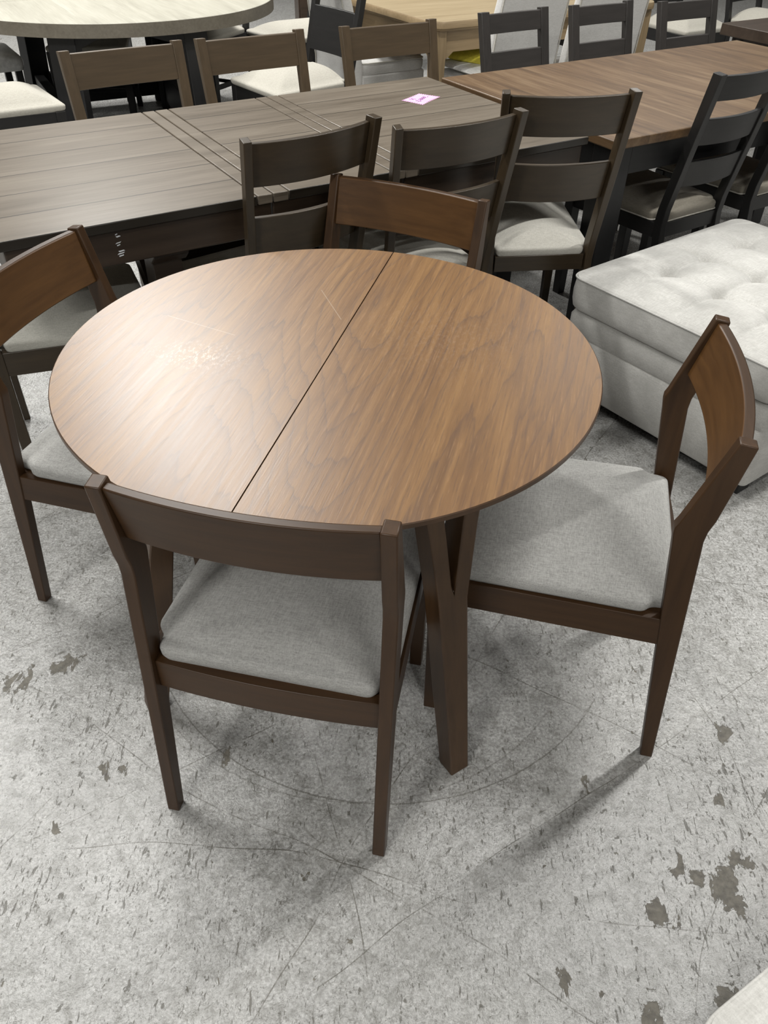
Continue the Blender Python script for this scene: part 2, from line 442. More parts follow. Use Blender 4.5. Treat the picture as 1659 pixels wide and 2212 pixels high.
# ---------------------------------------------------------------- round table
def round_table():
    t = thing('round_table', 'round walnut dining table split by one seam across its top', 'table', (-.1074, 1.3478, 0), rad(76.53 - 90))
    R = .5045
    for s in (-1, 1):
        def ring(r, z):
            pts = []
            x0 = .0012
            a0 = math.acos(x0 / r)
            n = 64
            for i in range(n + 1):
                a = -a0 + 2 * a0 * i / n
                pts.append((s * r * math.cos(a), r * math.sin(a), z))
            return pts
        b = MB()
        b.loft([ring(R - .022, .7345), ring(R - .004, .7475), ring(R, .7505), ring(R, .7585), ring(R - .0018, .76)])
        o = b.build('tabletop_half', M['veneer'], t, angle=30)
        o.data.materials.append(M['edge_walnut'])
        for pl in o.data.polygons:
            if abs(pl.normal.z) < .98 or pl.normal.z < 0: pl.material_index = 1
    # extension frame under the top
    for y in (-.2, .2):
        b = MB(); b.box(-.32, .32, y - .012, y + .012, .675, .7345); b.build('frame_rail', M['walnut_x'], t, .002)
    for x in (-.27, .27):
        b = MB(); b.box(x - .012, x + .012, -.188, .188, .675, .7345); b.build('frame_rail', M['walnut_y'], t, .002)
    # forked legs
    base = rad(76.53 - 90)
    for ang in (-55.2, -148.1, 110, 31.9):
        a = rad(ang) - base
        e = Vector((math.cos(a), math.sin(a), 0)); f = Vector((-math.sin(a), math.cos(a), 0))
        def sec(z, ri, ro, tc, hw):
            return [tuple(e * r + f * tt + Vector((0, 0, z))) for r, tt in ((ri, tc - hw), (ro, tc - hw), (ro, tc + hw), (ri, tc + hw))]
        b = MB()
        rr = lambda z: ((.446, .489) if z < .01 else (.441 - .165 * z, .490 - .165 * z))
        # one forked outline (tangential, z), given depth along the radius
        out = [(-.0225, 0), (.0225, 0), (.0265, .2), (.0325, .445), (.0375, .475), (.060, .60), (.0915, .7345), (.0525, .7345), (.026, .60),
               (.0065, .488), (.002, .470), (-.003, .488), (-.010, .60), (-.0205, .7345), (-.0595, .7345), (-.044, .60), (-.0345, .475), (-.0325, .445), (-.0265, .2)]
        b.loft([[tuple(e * rr(z)[k] + f * tt + Vector((0, 0, z))) for tt, z in out] for k in (0, 1)])
        b.build('leg', M['leg_walnut'], t, .003)
    return t
round_table()

# ---------------------------------------------------------------- modern walnut chair
def modern_chair(name, label, group):
    t = thing(name, label, 'chair', group=group)
    W, tw = .2235, .0246
    prof = [(-.1046, 0), (-.0795, 0), (-.0035, .600), (0, .622), (0, .634), (-.005, .646), (-.0533, .8146),
            (-.0812, .8106), (-.0600, .660), (-.0535, .635), (-.0520, .612), (-.0545, .585)]
    for s in (-1, 1):
        x0, x1 = sorted((s * W, s * (W - tw)))
        b = MB(); b.prism_x(prof, x0, x1); b.build('back_post', M['walnut_z'], t, .0025)
    # curved back rail
    def cen(z):
        tt = (z - .628) / (.8146 - .628); return -.0235 - .0455 * tt
    rings = []
    n = 24
    for i in range(n + 1):
        x = -.2005 + .401 * i / n
        bow = -.021 * (1 - (x / .2005) ** 2)
        z0, z1 = .690, .8075
        rings.append([(x, cen(z0) + bow - .009, z0), (x, cen(z0) + bow + .009, z0), (x, cen(z1) + bow + .009, z1), (x, cen(z1) + bow - .009, z1)])
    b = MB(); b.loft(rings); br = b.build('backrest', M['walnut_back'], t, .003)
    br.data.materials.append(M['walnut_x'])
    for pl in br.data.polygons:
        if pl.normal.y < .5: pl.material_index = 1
    # seat rails
    rings = []
    for i in range(13):
        x = -.1995 + .399 * i / 12
        bow = -.010 * (1 - (x / .2) ** 2)
        rings.append([(x, -.058 + bow, .3476), (x, -.036 + bow, .3476), (x, -.036 + bow, .4144), (x, -.058 + bow, .4144)])
    b = MB(); b.loft(rings); b.build('seat_rail', M['walnut_x'], t, .0015)
    for s in (-1, 1):
        b = MB()
        def sc(y, xo, z0=.3476, z1=.4144):
            return [(s * xo, y, z0), (s * (xo - .02), y, z0), (s * (xo - .02), y, z1), (s * xo, y, z1)]
        b.loft([sc(-.040, W - .0025), sc(.375, .2095)])
        b.build('seat_rail', M['walnut_y'], t, .0015)
    b = MB(); b.box(-.185, .185, .377, .397, .3476, .4144); b.build('seat_rail', M['walnut_x'], t, .0015)
    for s in (-1, 1):
        b = MB()
        def q(z, x, y, h):
            return [(s * x - h, y - h, z), (s * x + h, y - h, z), (s * x + h, y + h, z), (s * x - h, y + h, z)]
        b.loft([q(0, .193, .385, .0135), q(.34, .1935, .386, .0175), q(.4144, .1935, .386, .0175)])
        b.build('leg', M['walnut_z'], t, .002)
    b = MB(); b.loft([[(x, y, z) for x, y in ((-.199, -.040), (.199, -.040), (.203, .0), (.190, .384), (-.190, .384), (-.203, .0))] for z in (.398, .4135)]); b.build('seat_board', M['walnut_x'], t)
    poly = [(-.194, -.052), (.194, -.052), (.197, -.012), (.2155, .004), (.206, .400), (-.206, .400), (-.2155, .004), (-.197, -.012)]
    b = cushion(poly, .4144, .034, .024, .026, [.02, .02, .012, .03, .04, .04, .03, .012])
    b.build('seat', M['linen'], t, angle=60)
    return t
GR = 'walnut chairs around the round table'
ch = modern_chair('walnut_chair', 'walnut chair nearest the camera, its back to us in front of the round table', GR)
ch.location = (-.1834, .9041, 0); ch.rotation_euler = (0, 0, -.2057)
dup(ch, (.531, 1.2294, 0), 1.3608, 'walnut chair right of the round table, in front of the ivory ottoman', GR)
dup(ch, (-.7165, 1.5979, 0), -1.8563, 'walnut chair left of the round table, cut by the left frame edge', GR)
dup(ch, (.0165, 2.0811, 0), 2.6951, 'walnut chair behind the round table, only its lit back rail showing', GR)

# ---------------------------------------------------------------- post-and-rail chairs
def rail_chair(name, label, cat, group, P, mats, seatmat, piping=None):
    """P: W top half width, Wb seat half width, tw, td, HT, yT, rails[(zb, zt)], bow, sr, depth"""
    t = thing(name, label, cat, group=group)
    W, Wb, tw, td, HT, yT = P['W'], P['Wb'], P['tw'], P['td'], P['HT'], P['yT']
    sr, srb = P['sr'], P['srb']; toe = P.get('toe', 0); D = P.get('depth', .43); Wf = P.get('Wf', Wb + .025)
    def hw(z):
        k = max(0, (z - .42) / (HT - .42)); return Wb + (W - Wb) * k
    def yf(z):
        if z >= .45:
            return yT * (z - .45) / (HT - .45)
        return -P.get('flare', .085) * ((.45 - z) / .45) ** 1.5
    for s in (-1, 1):
        rings = []
        for z in (0, .15, .3, .42, .48, .6, .75, HT):
            w = hw(z); y = yf(z); d = td * (1.0 if z < .9 * HT else 1.0)
            k = .8 + .2 * min(1, z / .3)
            rings.append([(s * (w + toe), y - d * k, z - (.004 if z == HT else 0)), (s * (w - tw + toe), y - d * k, z - (.004 if z == HT else 0)), (s * (w - tw), y, z), (s * w, y, z)])
        b = MB(); b.loft(rings); b.build('back_post', mats['z'], t, .002)
    th = P.get('rt', .018); bow = P.get('bow', .03); off = P.get('off', .0)
    for zb, zt in P['rails']:
        rings = []
        for i in range(17):
            u = -1 + i / 8
            x0 = u * (hw(zb) - tw + .002); x1 = u * (hw(zt) - tw + .002)
            bo = -bow * (1 - u * u) - off
            rings.append([(x0, yf(zb) + bo - th, zb), (x0, yf(zb) + bo, zb), (x1, yf(zt) + bo, zt), (x1, yf(zt) + bo - th, zt)])
        b = MB(); b.loft(rings); b.build('back_rail', mats['x'], t, .002)
    w = hw(sr) - tw
    b = MB(); b.box(-w, w, -.030, -.010, srb, sr); b.build('seat_rail', mats['x'], t, .0015)
    for s in (-1, 1):
        b = MB()
        b.loft([[(s * (Wb - .002), -.004, z) for z in (srb, sr)] + [(s * (Wb - .022), -.004, z) for z in (sr, srb)],
                [(s * (Wf - .004), D - .03, z) for z in (srb, sr)] + [(s * (Wf - .024), D - .03, z) for z in (sr, srb)]])
        b.build('seat_rail', mats['y'], t, .0015)
        b = MB()
        h0, h1 = P.get('leg', (.014, .018))
        xc = s * (Wf - h1)
        b.loft([[(xc - h, D - .01 - h1 - h, z), (xc + h, D - .01 - h1 - h, z), (xc + h, D - .01 - h1 + h, z), (xc - h, D - .01 - h1 + h, z)] for z, h in ((0, h0), (srb, h1), (sr, h1))])
        b.build('leg', mats['z'], t, .002)
    w2 = Wf - .03
    b = MB(); b.box(-w2, w2, D - .034, D - .014, srb, sr); b.build('seat_rail', mats['x'], t, .0015)
    if P.get('stretch'):
        for s in (-1, 1):
            xs = s * (Wb - .015)
            b = MB(); b.box(xs - .008, xs + .008, -.035, D - .04, .15, .18); b.build('stretcher', mats['y'], t, .0015)
        b = MB(); b.box(-Wb + .02, Wb - .02, .17, .19, .155, .175); b.build('stretcher', mats['x'], t, .0015)
    i = tw + .002
    poly = [(-(Wb - i), -.028), (Wb - i, -.028), (Wb - i, .006), (Wb + .002, .012), (Wf + .003, D), (-Wf - .003, D), (-Wb - .002, .012), (-(Wb - i), .006)]
    sh = P.get('side', .03); cw = P.get('crown', .035)
    b = cushion(poly, sr, sh, cw, .03, [.012, .012, .008, .02, .03, .03, .02, .008])
    so = b.build('seat', seatmat, t, angle=60)
    if piping:
        o = inset(fillet(poly, [.012, .012, .008, .02, .03, .03, .02, .008]), -.001)
        b = MB(); ring = [(x, y, sr + .006) for x, y in o]
        b.tube(ring + [ring[0]], .0025, 6)
        b.build('piping', piping, so, angle=60)
    return t
def mset(k): return {a: M[k + '_' + a] for a in 'xyz'}
# dark ladder-backs along the near side of the plank table
PC = dict(W=.201, Wb=.176, tw=.0235, td=.033, HT=.958, yT=-.087, toe=.007, sr=.437, srb=.384, depth=.43, Wf=.205,
          rails=[(.832, .944), (.630, .748)], bow=.030, side=.028, crown=.034)
GC = 'espresso ladder-back chairs along the near side of the plank table'
c1 = rail_chair('ladder_back_chair', 'espresso two-rail chair, leftmost of three backed against the plank table', 'chair', GC, PC, mset('esp'), M['cream'])
c1.location = (-.264, 2.256, 0); c1.rotation_euler = (0, 0, .673)
c2 = dup(c1, (.138, 2.45, 0), .528, 'espresso two-rail chair in the middle of the three, behind the walnut chair back', GC)
c2.scale = (1.045, 1, .968)
dup(c1, (.502, 2.655, 0), .135, 'espresso two-rail chair with its cream seat in full view, behind the ivory ottoman', GC)
c1.scale = (1.012, 1, .985)
# black three-rail chairs on the near side of the red-brown table
P4 = dict(W=.178, Wb=.172, tw=.030, td=.036, HT=.945, yT=-.10, sr=.430, srb=.375, depth=.44, Wf=.20,
          rails=[(.857, .935), (.712, .800), (.565, .657)], bow=.022, side=.040, crown=.022, leg=(.018, .022), off=.010)
G4 = 'black three-rail chairs at the red-brown table'
c4 = rail_chair('ladder_back_chair', 'black three-rail chair with a piped taupe seat beside the corner of the red-brown table', 'chair', G4, P4, mset('black'), M['taupe'], M['thread'])
c4.location = (1.116, 3.069, 0); c4.rotation_euler = (0, 0, .598)
dup(c4, grid(3.10, 2.04), .60, 'black three-rail chair cut by the right frame edge, above the ottoman', G4)
# olive-brown single-rail chairs on the far side of the plank table
PD = dict(W=.240, Wb=.232, tw=.040, td=.032, HT=.884, yT=-.097, sr=.44, srb=.38, depth=.44, Wf=.235,
          rails=[(.754, .872)], bow=.006, side=.03, crown=.03, off=.004, leg=(.018, .022))
GD = 'olive-brown chairs on the far side of the plank table'
d1 = rail_chair('single_rail_chair', 'olive-brown single-rail chair in front of the grey round table, leftmost of its row', 'chair', GD, PD, mset('olive'), M['cream'])
d1.location = (-.975, 3.373, 0); d1.rotation_euler = (0, 0, 3.729)
dup(d1, (-.524, 3.658, 0), 3.722, 'olive-brown single-rail chair in front of a cream seat, second of its row', GD)
dup(d1, (.033, 3.977, 0), 3.672, 'olive-brown single-rail chair in front of the oak table leg, rightmost of its row', GD)
# charcoal chairs on the far side of the red-brown table
PE = dict(W=.199, Wb=.195, tw=.045, td=.032, HT=.908, yT=-.111, sr=.44, srb=.38, depth=.43, Wf=.21,
          rails=[(.821, .897), (.640, .749)], bow=.006, side=.03, crown=.03, off=.004, leg=(.018, .022))
GE = 'charcoal chairs on the far side of the red-brown table'
e1 = rail_chair('ladder_back_chair', 'charcoal chair back beside the yellow cushion, leftmost behind the red-brown table', 'chair', GE, PE, mset('char'), M['cream'])
e1.location = (.619, 4.210, 0); e1.rotation_euler = (0, 0, 3.727)
dup(e1, (1.070, 4.469, 0), 3.702, 'charcoal chair back in the middle of the row behind the red-brown table', GE)
dup(e1, (1.537, 4.642, 0), 3.684, 'charcoal chair back at the far right of the red-brown table, cut by the frame', GE)
# stray chair by the plank table's left end
PX = dict(W=.215, Wb=.19, tw=.026, td=.034, HT=.90, yT=-.12, sr=.425, srb=.355, depth=.42, Wf=.235, flare=.0,
          rails=[(.76, .88)], bow=.02, side=.032, crown=.03)
x1 = rail_chair('side_chair', 'dark side chair with a ribbed pale seat at the left end of the plank table', 'chair', None, PX, mset('esp'), M['ribbed'])
x1.location = (-1.115, 2.085, 0); x1.rotation_euler = (0, 0, rad(25 - 90))

# ---------------------------------------------------------------- plank table (extending trestle)
def plank_table():
    a0, a1, b0, b1 = .19, 2.05, 2.053, 3.020
    t = thing('plank_table', 'long weathered-brown plank table behind the ladder-back chairs, with two cross bands', 'table', grid(0, b0), GA)
    Wd = b1 - b0; zt, zb = .76, .735
    def top(name, x0, x1, mat, y0=0, y1=Wd):
        b = MB(); b.box(x0, x1, y0, y1, zb, zt); return b.build(name, mat, t, .0025)
    g = .0019
    top('table_half', a0, .861 - g, M['plank'])
    top('cross_band', .861 + g, .907 - g, M['crossband'])
    top('cross_band', .907 + g, .955 - g, M['crossband'])
    top('leaf', .955 + g, 1.290 - g, M['plank'])
    top('cross_band', 1.290 + g, 1.335 - g, M['crossband'])
    top('cross_band', 1.335 + g, 1.380 - g, M['crossband'])
    top('table_half', 1.380 + g, a1, M['plank'])
    for y in (.012, Wd - .032):
        for x0, x1 in ((a0 + .012, .905), (.909, 1.334), (1.338, a1 - .012)):
            b = MB(); b.box(x0, x1, y, y + .02, .645, .7345); b.build('apron', M['apron_brown'], t, .004)
    for x in (a0 + .012, a1 - .032):
        b = MB(); b.box(x, x + .02, .032, Wd - .032, .645, .7345); b.build('apron', M['apron_brown'], t, .002)
    for x in (.617, 1.655):
        for y in (.14, Wd - .14):
            b = MB(); b.box(x - .042, x + .042, y - .042, y + .042, .06, .60); b.build('trestle_post', M['apron_brown'], t, .003)
            b = MB(); b.prism_x([(y - .09, .644), (y - .09, .625), (y - .06, .60), (y + .06, .60), (y + .09, .625), (y + .09, .644)], x - .05, x + .05)
            b.build('post_cap', M['apron_brown'], t, .003)
        b = MB(); b.box(x - .045, x + .045, .06, Wd - .12, 0, .06); b.build('trestle_foot', M['apron_brown'], t, .006)
        for s, y in ((1, .20), (-1, Wd - .20)):
            b = MB(); b.prism_x([(y, .30), (y, .38), (y + s * .20, .60), (y + s * .27, .60)], x - .02, x + .02)
            b.build('brace', M['apron_brown'], t, .002)
    b = MB(); b.box(.644, 1.628, Wd / 2 - .025, Wd / 2 + .025, .13, .47); b.build('stretcher', M['apron_brown'], t, .004)
    for x in (.617, 1.655):
        b = MB(); b.box(x - .025, x + .025, .19, Wd - .19, .18, .29); b.build('stretcher', M['apron_brown'], t, .003)
    return t
plank_table()

# torn tape strips stuck to the plank table apron
b = MB()
for k, (za, w) in enumerate(((.722, .006), (.716, .010), (.700, .012), (.694, .008), (.678, .014), (.672, .016), (.666, .012))):
    p = [(.470 + .004 * math.sin(k * 2.1), 2.0648 - .0004, za), (.470 + .004 * math.sin(k * 2.1) + w, 2.0648 - .0004, za + .002), (.470 + w, 2.0648 - .0004, za + .0045), (.470, 2.0648 - .0004, za + .003)]
    P0 = [Vector(grid(x, y, z)) for x, y, z in p]; P1 = [q + G2 * .0006 for q in P0]
    b.loft([P0, P1])
tag(b.build('tape_residue', M['sticker']), 'white torn tape bits stuck on the plank table apron by the left walnut chair', 'tape')

# price card lying on the plank table
def price_card():
    W2, D2 = .0705, .060
    cx, cy = .106, 3.276
    t = thing('price_card', 'pink zigzag-edged price card lying on the plank table', 'price card', (cx, cy, .7602), rad(48))
    # corners measured on the table top, in the card's own frame
    ca, sa = math.cos(-rad(48)), math.sin(-rad(48))
    def L(x, y): return ((x - cx) * ca - (y - cy) * sa, (x - cx) * sa + (y - cy) * ca)
    cor = [L(.111, 3.185), L(.181, 3.313), L(.100, 3.357), L(.032, 3.244)]
    b = MB(); b.loft([[(x, y, 0) for x, y in cor], [(x, y, .0008) for x, y in cor]]); b.build('sleeve', M['sleeve'], t)
    pts = []
    ctr = Vector((sum(c[0] for c in cor) / 4, sum(c[1] for c in cor) / 4))
    for i in range(4):
        p = Vector(cor[i]); q = Vector(cor[(i + 1) % 4]); n = 10 if (q - p).length > .11 else 9
        for k in range(n):
            for f, ins in ((k / n, .0), ((k + .5) / n, .011)):
                v = p.lerp(q, f); d = (ctr - v).normalized()
                pts.append(tuple(v + d * (ins + (.0 if ins else .001))))
    z0, z1 = .0008, .0016
    b = MB()
    cv0 = b.bm.verts.new((ctr.x, ctr.y, z1)); vs = [b.bm.verts.new((x, y, z1)) for x, y in pts]
    for i in range(len(vs)):
        b.bm.faces.new((cv0, vs[i], vs[(i + 1) % len(vs)]))
    lo = [b.bm.verts.new((x, y, z0)) for x, y in pts]
    for i in range(len(vs)):
        j = (i + 1) % len(vs); b.bm.faces.new((vs[i], lo[i], lo[j], vs[j]))
    b.bm.faces.new(list(reversed(lo)))
    card = b.build('paper', M['pink'], t, angle=80)
    # handwriting: an X and a short price
    ux = (Vector(cor[1]) - Vector(cor[0])).normalized(); uy = (Vector(cor[3]) - Vector(cor[0])).normalized()
    def W(u, v): p = ctr + ux * u + uy * v; return (p.x, p.y, z1 + .0004)
    strokes = [[(-.036, .034), (-.018, .012)], [(-.036, .014), (-.018, .033)],
               [(-.030, -.006), (-.038, .000), (-.030, .006)], [(-.044, -.012), (-.030, -.018), (-.022, -.008)],
               [(-.016, .004), (-.014, -.014)],
               [(-.004, -.013), (.002, -.004), (-.002, .005), (-.008, -.003), (-.004, -.013)],
               [(.010, -.012), (.016, -.003), (.012, .006), (.006, -.003), (.010, -.012)],
               [(.024, -.011), (.030, -.002), (.026, .007), (.020, -.002), (.024, -.011)], [(.034, -.010), (.046, -.006)]]
    b = MB()
    for s in strokes: b.tube([W(u, v) for u, v in s], .0008, 5)
    b.build('handwriting', M['ink'], card)
    return t
price_card()

# ---------------------------------------------------------------- red-brown table
def red_table():
    a0, a1, b0, b1 = 2.092, 3.866, 1.975, 2.978
    t = thing('dining_table', 'red-brown wooden table with worn pale edges on black legs, right of the plank table', 'table', grid(0, b0), GA)
    D = b1 - b0
    b = MB(); b.box(a0, a1, 0, D, .728, .76); b.build('tabletop', M['redbrown'], t, .005, segs=3)
    for y in (.03, D - .052):
        b = MB(); b.box(a0 + .12, a1 - .12, y, y + .022, .63, .728); b.build('apron', M['tblack_x'], t, .002)
    for x in (a0 + .03, a1 - .052):
        b = MB(); b.box(x, x + .022, .12, D - .12, .63, .728); b.build('apron', M['tblack_y'], t, .002)
    for x in (a0 + .065, a1 - .065):
        for y in (.065, D - .41):
            b = MB()
            b.loft([[(x - h, y - h, z), (x + h, y - h, z), (x + h, y + h, z), (x - h, y + h, z)] for z, h in ((0, .042), (.5, .046), (.728, .046))])
            b.build('leg', M['tblack_z'], t, .004)
red_table()

# ---------------------------------------------------------------- tufted ottoman
def ottoman(name, label, loc, rz, L, D, zt, grp, tufts=True, zb=.045):
    t = thing(name, label, 'ottoman', loc, rz, grp)
    # local x along the front (L), y depth (D)
    def outline(ins, r=.05):
        return fillet([(ins, ins), (L - ins, ins), (L - ins, D - ins), (ins, D - ins)], max(r - ins * .5, .01), 8)
    zl = .325
    b = MB()
    rings = [(outline(.014, .03), zb), (outline(.008, .03), zb + .01), (outline(.008, .03), .232), (outline(.013, .03), .239), (outline(.008, .03), .246),
             (outline(.008, .03), .305), (outline(.016, .03), .318), (outline(.03, .03), .322)]
    b.loft([[(x, y, z) for x, y in r] for r, z in rings])
    body = b.build('base', M['chenille'], t, angle=50)
    # lid: domed grid
    tx = [.19, .385, .58]; ty = [.25, .45, .65]
    nx, ny = 96, 110
    zs = .436
    def top(x, y):
        u = abs(2 * x / L - 1); v = abs(2 * y / D - 1)
        z = zs + (zt - zs + .004) * (1 - u ** 5) * (1 - v ** 5)
        ed = min(x, L - x, y, D - y)
        if tufts:
            for X in tx:
                for Y in ty:
                    d2 = (x - X) ** 2 + (y - Y) ** 2
                    z -= .028 * math.exp(-d2 / (2 * .018 ** 2)) + .014 * math.exp(-d2 / (2 * .05 ** 2))
            fade = min(1, ed / .09)
            dx = min(abs(x - X) for X in tx); dy = min(abs(y - Y) for Y in ty)
            inx = tx[0] - .02 < x < tx[-1] + .02; iny = ty[0] - .02 < y < ty[-1] + .02
            z -= .0125 * fade * (math.exp(-dx / .012) + math.exp(-dy / .012)) * (1 if (inx or iny) else .75)
        return z
    b = MB(); V = []
    for i in range(nx + 1):
        row = []
        for j in range(ny + 1):
            x = L * i / nx; y = D * j / ny
            # round the corners of the plan
            ux, uy = 2 * x / L - 1, 2 * y / D - 1
            r = .05
            X, Y = x, y
            cx = min(max(x, r), L - r); cy = min(max(y, r), D - r)
            if (x < r or x > L - r) and (y < r or y > D - r):
                ox, oy = x - cx, y - cy
                m = max(abs(ox), abs(oy)); d = math.hypot(ox, oy)
                if d > 1e-9: X, Y = cx + ox * m / d, cy + oy * m / d
            row.append(b.bm.verts.new((X, Y, top(x, y))))
        V.append(row)
    for i in range(nx):
        for j in range(ny):
            b.bm.faces.new((V[i][j], V[i + 1][j], V[i + 1][j + 1], V[i][j + 1]))
    edge = [V[i][0] for i in range(nx)] + [V[nx][j] for j in range(ny)] + [V[i][ny] for i in range(nx, 0, -1)] + [V[0][j] for j in range(ny, 0, -1)]
    prev = edge
    cx, cy = L / 2, D / 2
    for z, k in ((.425, 1.004), (.39, 1.012), (.36, 1.010), (.338, 1.002), (.328, .985), (.327, .95)):
        cur = [b.bm.verts.new((cx + (v.co.x - cx) * k, cy + (v.co.y - cy) * k, z)) for v in edge]
        for i in range(len(edge)):
            j = (i + 1) % len(edge)
            b.bm.faces.new((prev[i], cur[i], cur[j], prev[j]))
        prev = cur
    b.bm.faces.new(prev)
    lid = b.build('lid', M['chenille'], t, angle=70)
    path = [(cx + (v[0] - cx) * 1.003, cy + (v[1] - cy) * 1.003, zs - .003) for v in outline(0, .05)]
    b = MB(); b.tube(path + [path[0]], .0032, 6); b.build('piping', M['chenille'], lid, angle=70)
    if tufts:
        for X in tx:
            for Y in ty:
                b = MB()
                z = top(X, Y)
                b.loft([[(X + r * math.cos(k * PI / 6), Y + r * math.sin(k * PI / 6), z + h) for k in range(12)] for r, h in ((.010, 0), (.009, .003), (.005, .0055), (.001, .006))])
                b.build('button', M['chenille'], lid, angle=80)
    for x in (.06, L - .06):
        for y in (.06, D - .06):
            b = MB(); b.box(x - .03, x + .03, y - .03, y + .03, 0, zb); b.build('foot', M['black_plastic'], t, .003)
    # dark underside board
    b = MB(); b.box(.03, L - .03, .03, D - .03, zb - .012, zb + .002); b.build('underside', M['black_plastic'], t)
    return t
ang = math.atan2(-.795, .606)
ottoman('tufted_ottoman', 'large ivory button-tufted ottoman beside the right walnut chair', (.589, 2.480, 0), ang, .775, .90, .462, None)
ot2 = ottoman('plain_ottoman', 'white upholstered seat whose corner shows at the bottom right of the frame', (.372, .329, 0), rad(32), .9, .5, .45, None, tufts=False)
# it extends towards the camera side of its visible edge
ot2.location = (.372 + .5 * math.sin(rad(32)), .329 - .5 * math.cos(rad(32)), 0)

# ---------------------------------------------------------------- grey round table
def grey_table():
    t = thing('round_table', 'grey-topped round table with a thick rim on black legs, at the top left', 'table', (-1.67, 5.585, 0), rad(-60))
    R = .945
    for s in (-1, 1):
        def ring(r, z):
            a0 = math.acos(.0015 / r)
            return [(s * r * math.cos(-a0 + 2 * a0 * i / 48), r * math.sin(-a0 + 2 * a0 * i / 48), z) for i in range(49)]
        b = MB(); b.loft([ring(R, .695), ring(R, .758), ring(R - .002, .76)])
        o = b.build('tabletop_half', M['greyoak'], t, angle=30)
        o.data.materials.append(M['greyoak_edge'])
        for pl in o.data.polygons:
            if pl.normal.z < .5: pl.material_index = 1
    for a in (-94 + 60, -45 + 60, 89 + 60, 150 + 60):
        a = rad(a); e = Vector((math.cos(a), math.sin(a), 0)); f = Vector((-math.sin(a), math.cos(a), 0))
        b = MB()
        b.loft([[tuple(e * (r + dr) + f * dt + Vector((0, 0, z))) for dr, dt in ((-.04, -.075), (.04, -.075), (.04, .075), (-.04, .075))] for z, r in ((0, .86), (.695, .80))])
        b.build('leg', M['tblack_z'], t, .004)
    for a in (-94 + 60, -45 + 60, 89 + 60, 150 + 60):
        a = rad(a); e = Vector((math.cos(a), math.sin(a), 0)); f = Vector((-math.sin(a), math.cos(a), 0))
        b = MB()
        b.loft([[tuple(e * r + f * dt + Vector((0, 0, z))) for dt, z in ((-.03, .60), (.03, .60), (.03, .69), (-.03, .69))] for r in (.03, .77)])
        b.build('stretcher', M['tblack_x'], t, .003)
    for a0_, a1_ in ((-94, -45), (89, 150), (-45, 89), (150, 266)):  # low beams added to darken the gaps between the legs
        p = [Vector((.83 * math.cos(rad(q + 60)), .83 * math.sin(rad(q + 60)), 0)) for q in (a0_, a1_)]
        d = (p[1] - p[0]).normalized(); nrm = Vector((-d.y, d.x, 0)) * .03
        p0, p1_ = p[0] + d * .06, p[1] - d * .06
        b = MB(); b.loft([[tuple(q + nrm * k + Vector((0, 0, z))) for k, z in ((-1, .05), (1, .05), (1, .25), (-1, .25))] for q in (p0, p1_)])
        b.build('darkening_beam', M['tblack_x'], t, .003)
grey_table()

# ---------------------------------------------------------------- black chairs with cream seats
PB = dict(W=.225, Wb=.215, tw=.036, td=.036, HT=1.02, yT=-.13, sr=.445, srb=.37, depth=.47, Wf=.245,
          rails=[(.915, 1.01), (.575, .785)], bow=.012, side=.034, crown=.062, leg=(.02, .024), stretch=True)
GB = 'black chairs with cream seats around the grey table'
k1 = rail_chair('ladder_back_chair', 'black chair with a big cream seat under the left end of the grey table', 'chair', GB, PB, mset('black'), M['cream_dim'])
k1.location = grid(.43, 4.70); k1.rotation_euler = (0, 0, rad(32 - 90) + .06)
def at(px, py): return (px, py, 0)
dup(k1, grid(.27, 5.42), rad(32 - 90), 'black chair with a shaded seat at the left frame edge, second from the plank table', GB)
k4 = dup(k1, (-.385, 5.03, 0), rad(39 + 90), 'black ladder-back chair with a cream seat between the grey table and the oak table', GB)
dup(k1, (-.50, 6.44, 0), rad(127), 'black chair in front of a brown cabinet, at the right rim of the grey table', GB)
dup(k1, (-1.22, 6.50, 0), rad(155), 'black chair beyond the grey table, its seat seen under the rim', GB)
dup(k1, (-1.98, 6.12, 0), rad(188), 'black chair beyond the grey table, in the shade between its legs', GB)
# plastic-covered white stool at the far left
b = None
t = thing('covered_chair', 'white plastic-covered seat at the left frame edge under the grey table', 'chair', (-2.52, 5.42, 0), rad(32 - 90))
b = cushion([(-.24, -.24), (.24, -.24), (.24, .24), (-.24, .24)], .40, .08, .02, .03, .05); b.build('seat', M['white_vinyl'], t, angle=60)
for sx in (-1, 1):
    for sy in (-1, 1):
        b = MB(); b.box(sx * .2 - .02, sx * .2 + .02, sy * .2 - .02, sy * .2 + .02, 0, .40); b.build('leg', M['black_z'], t, .002)

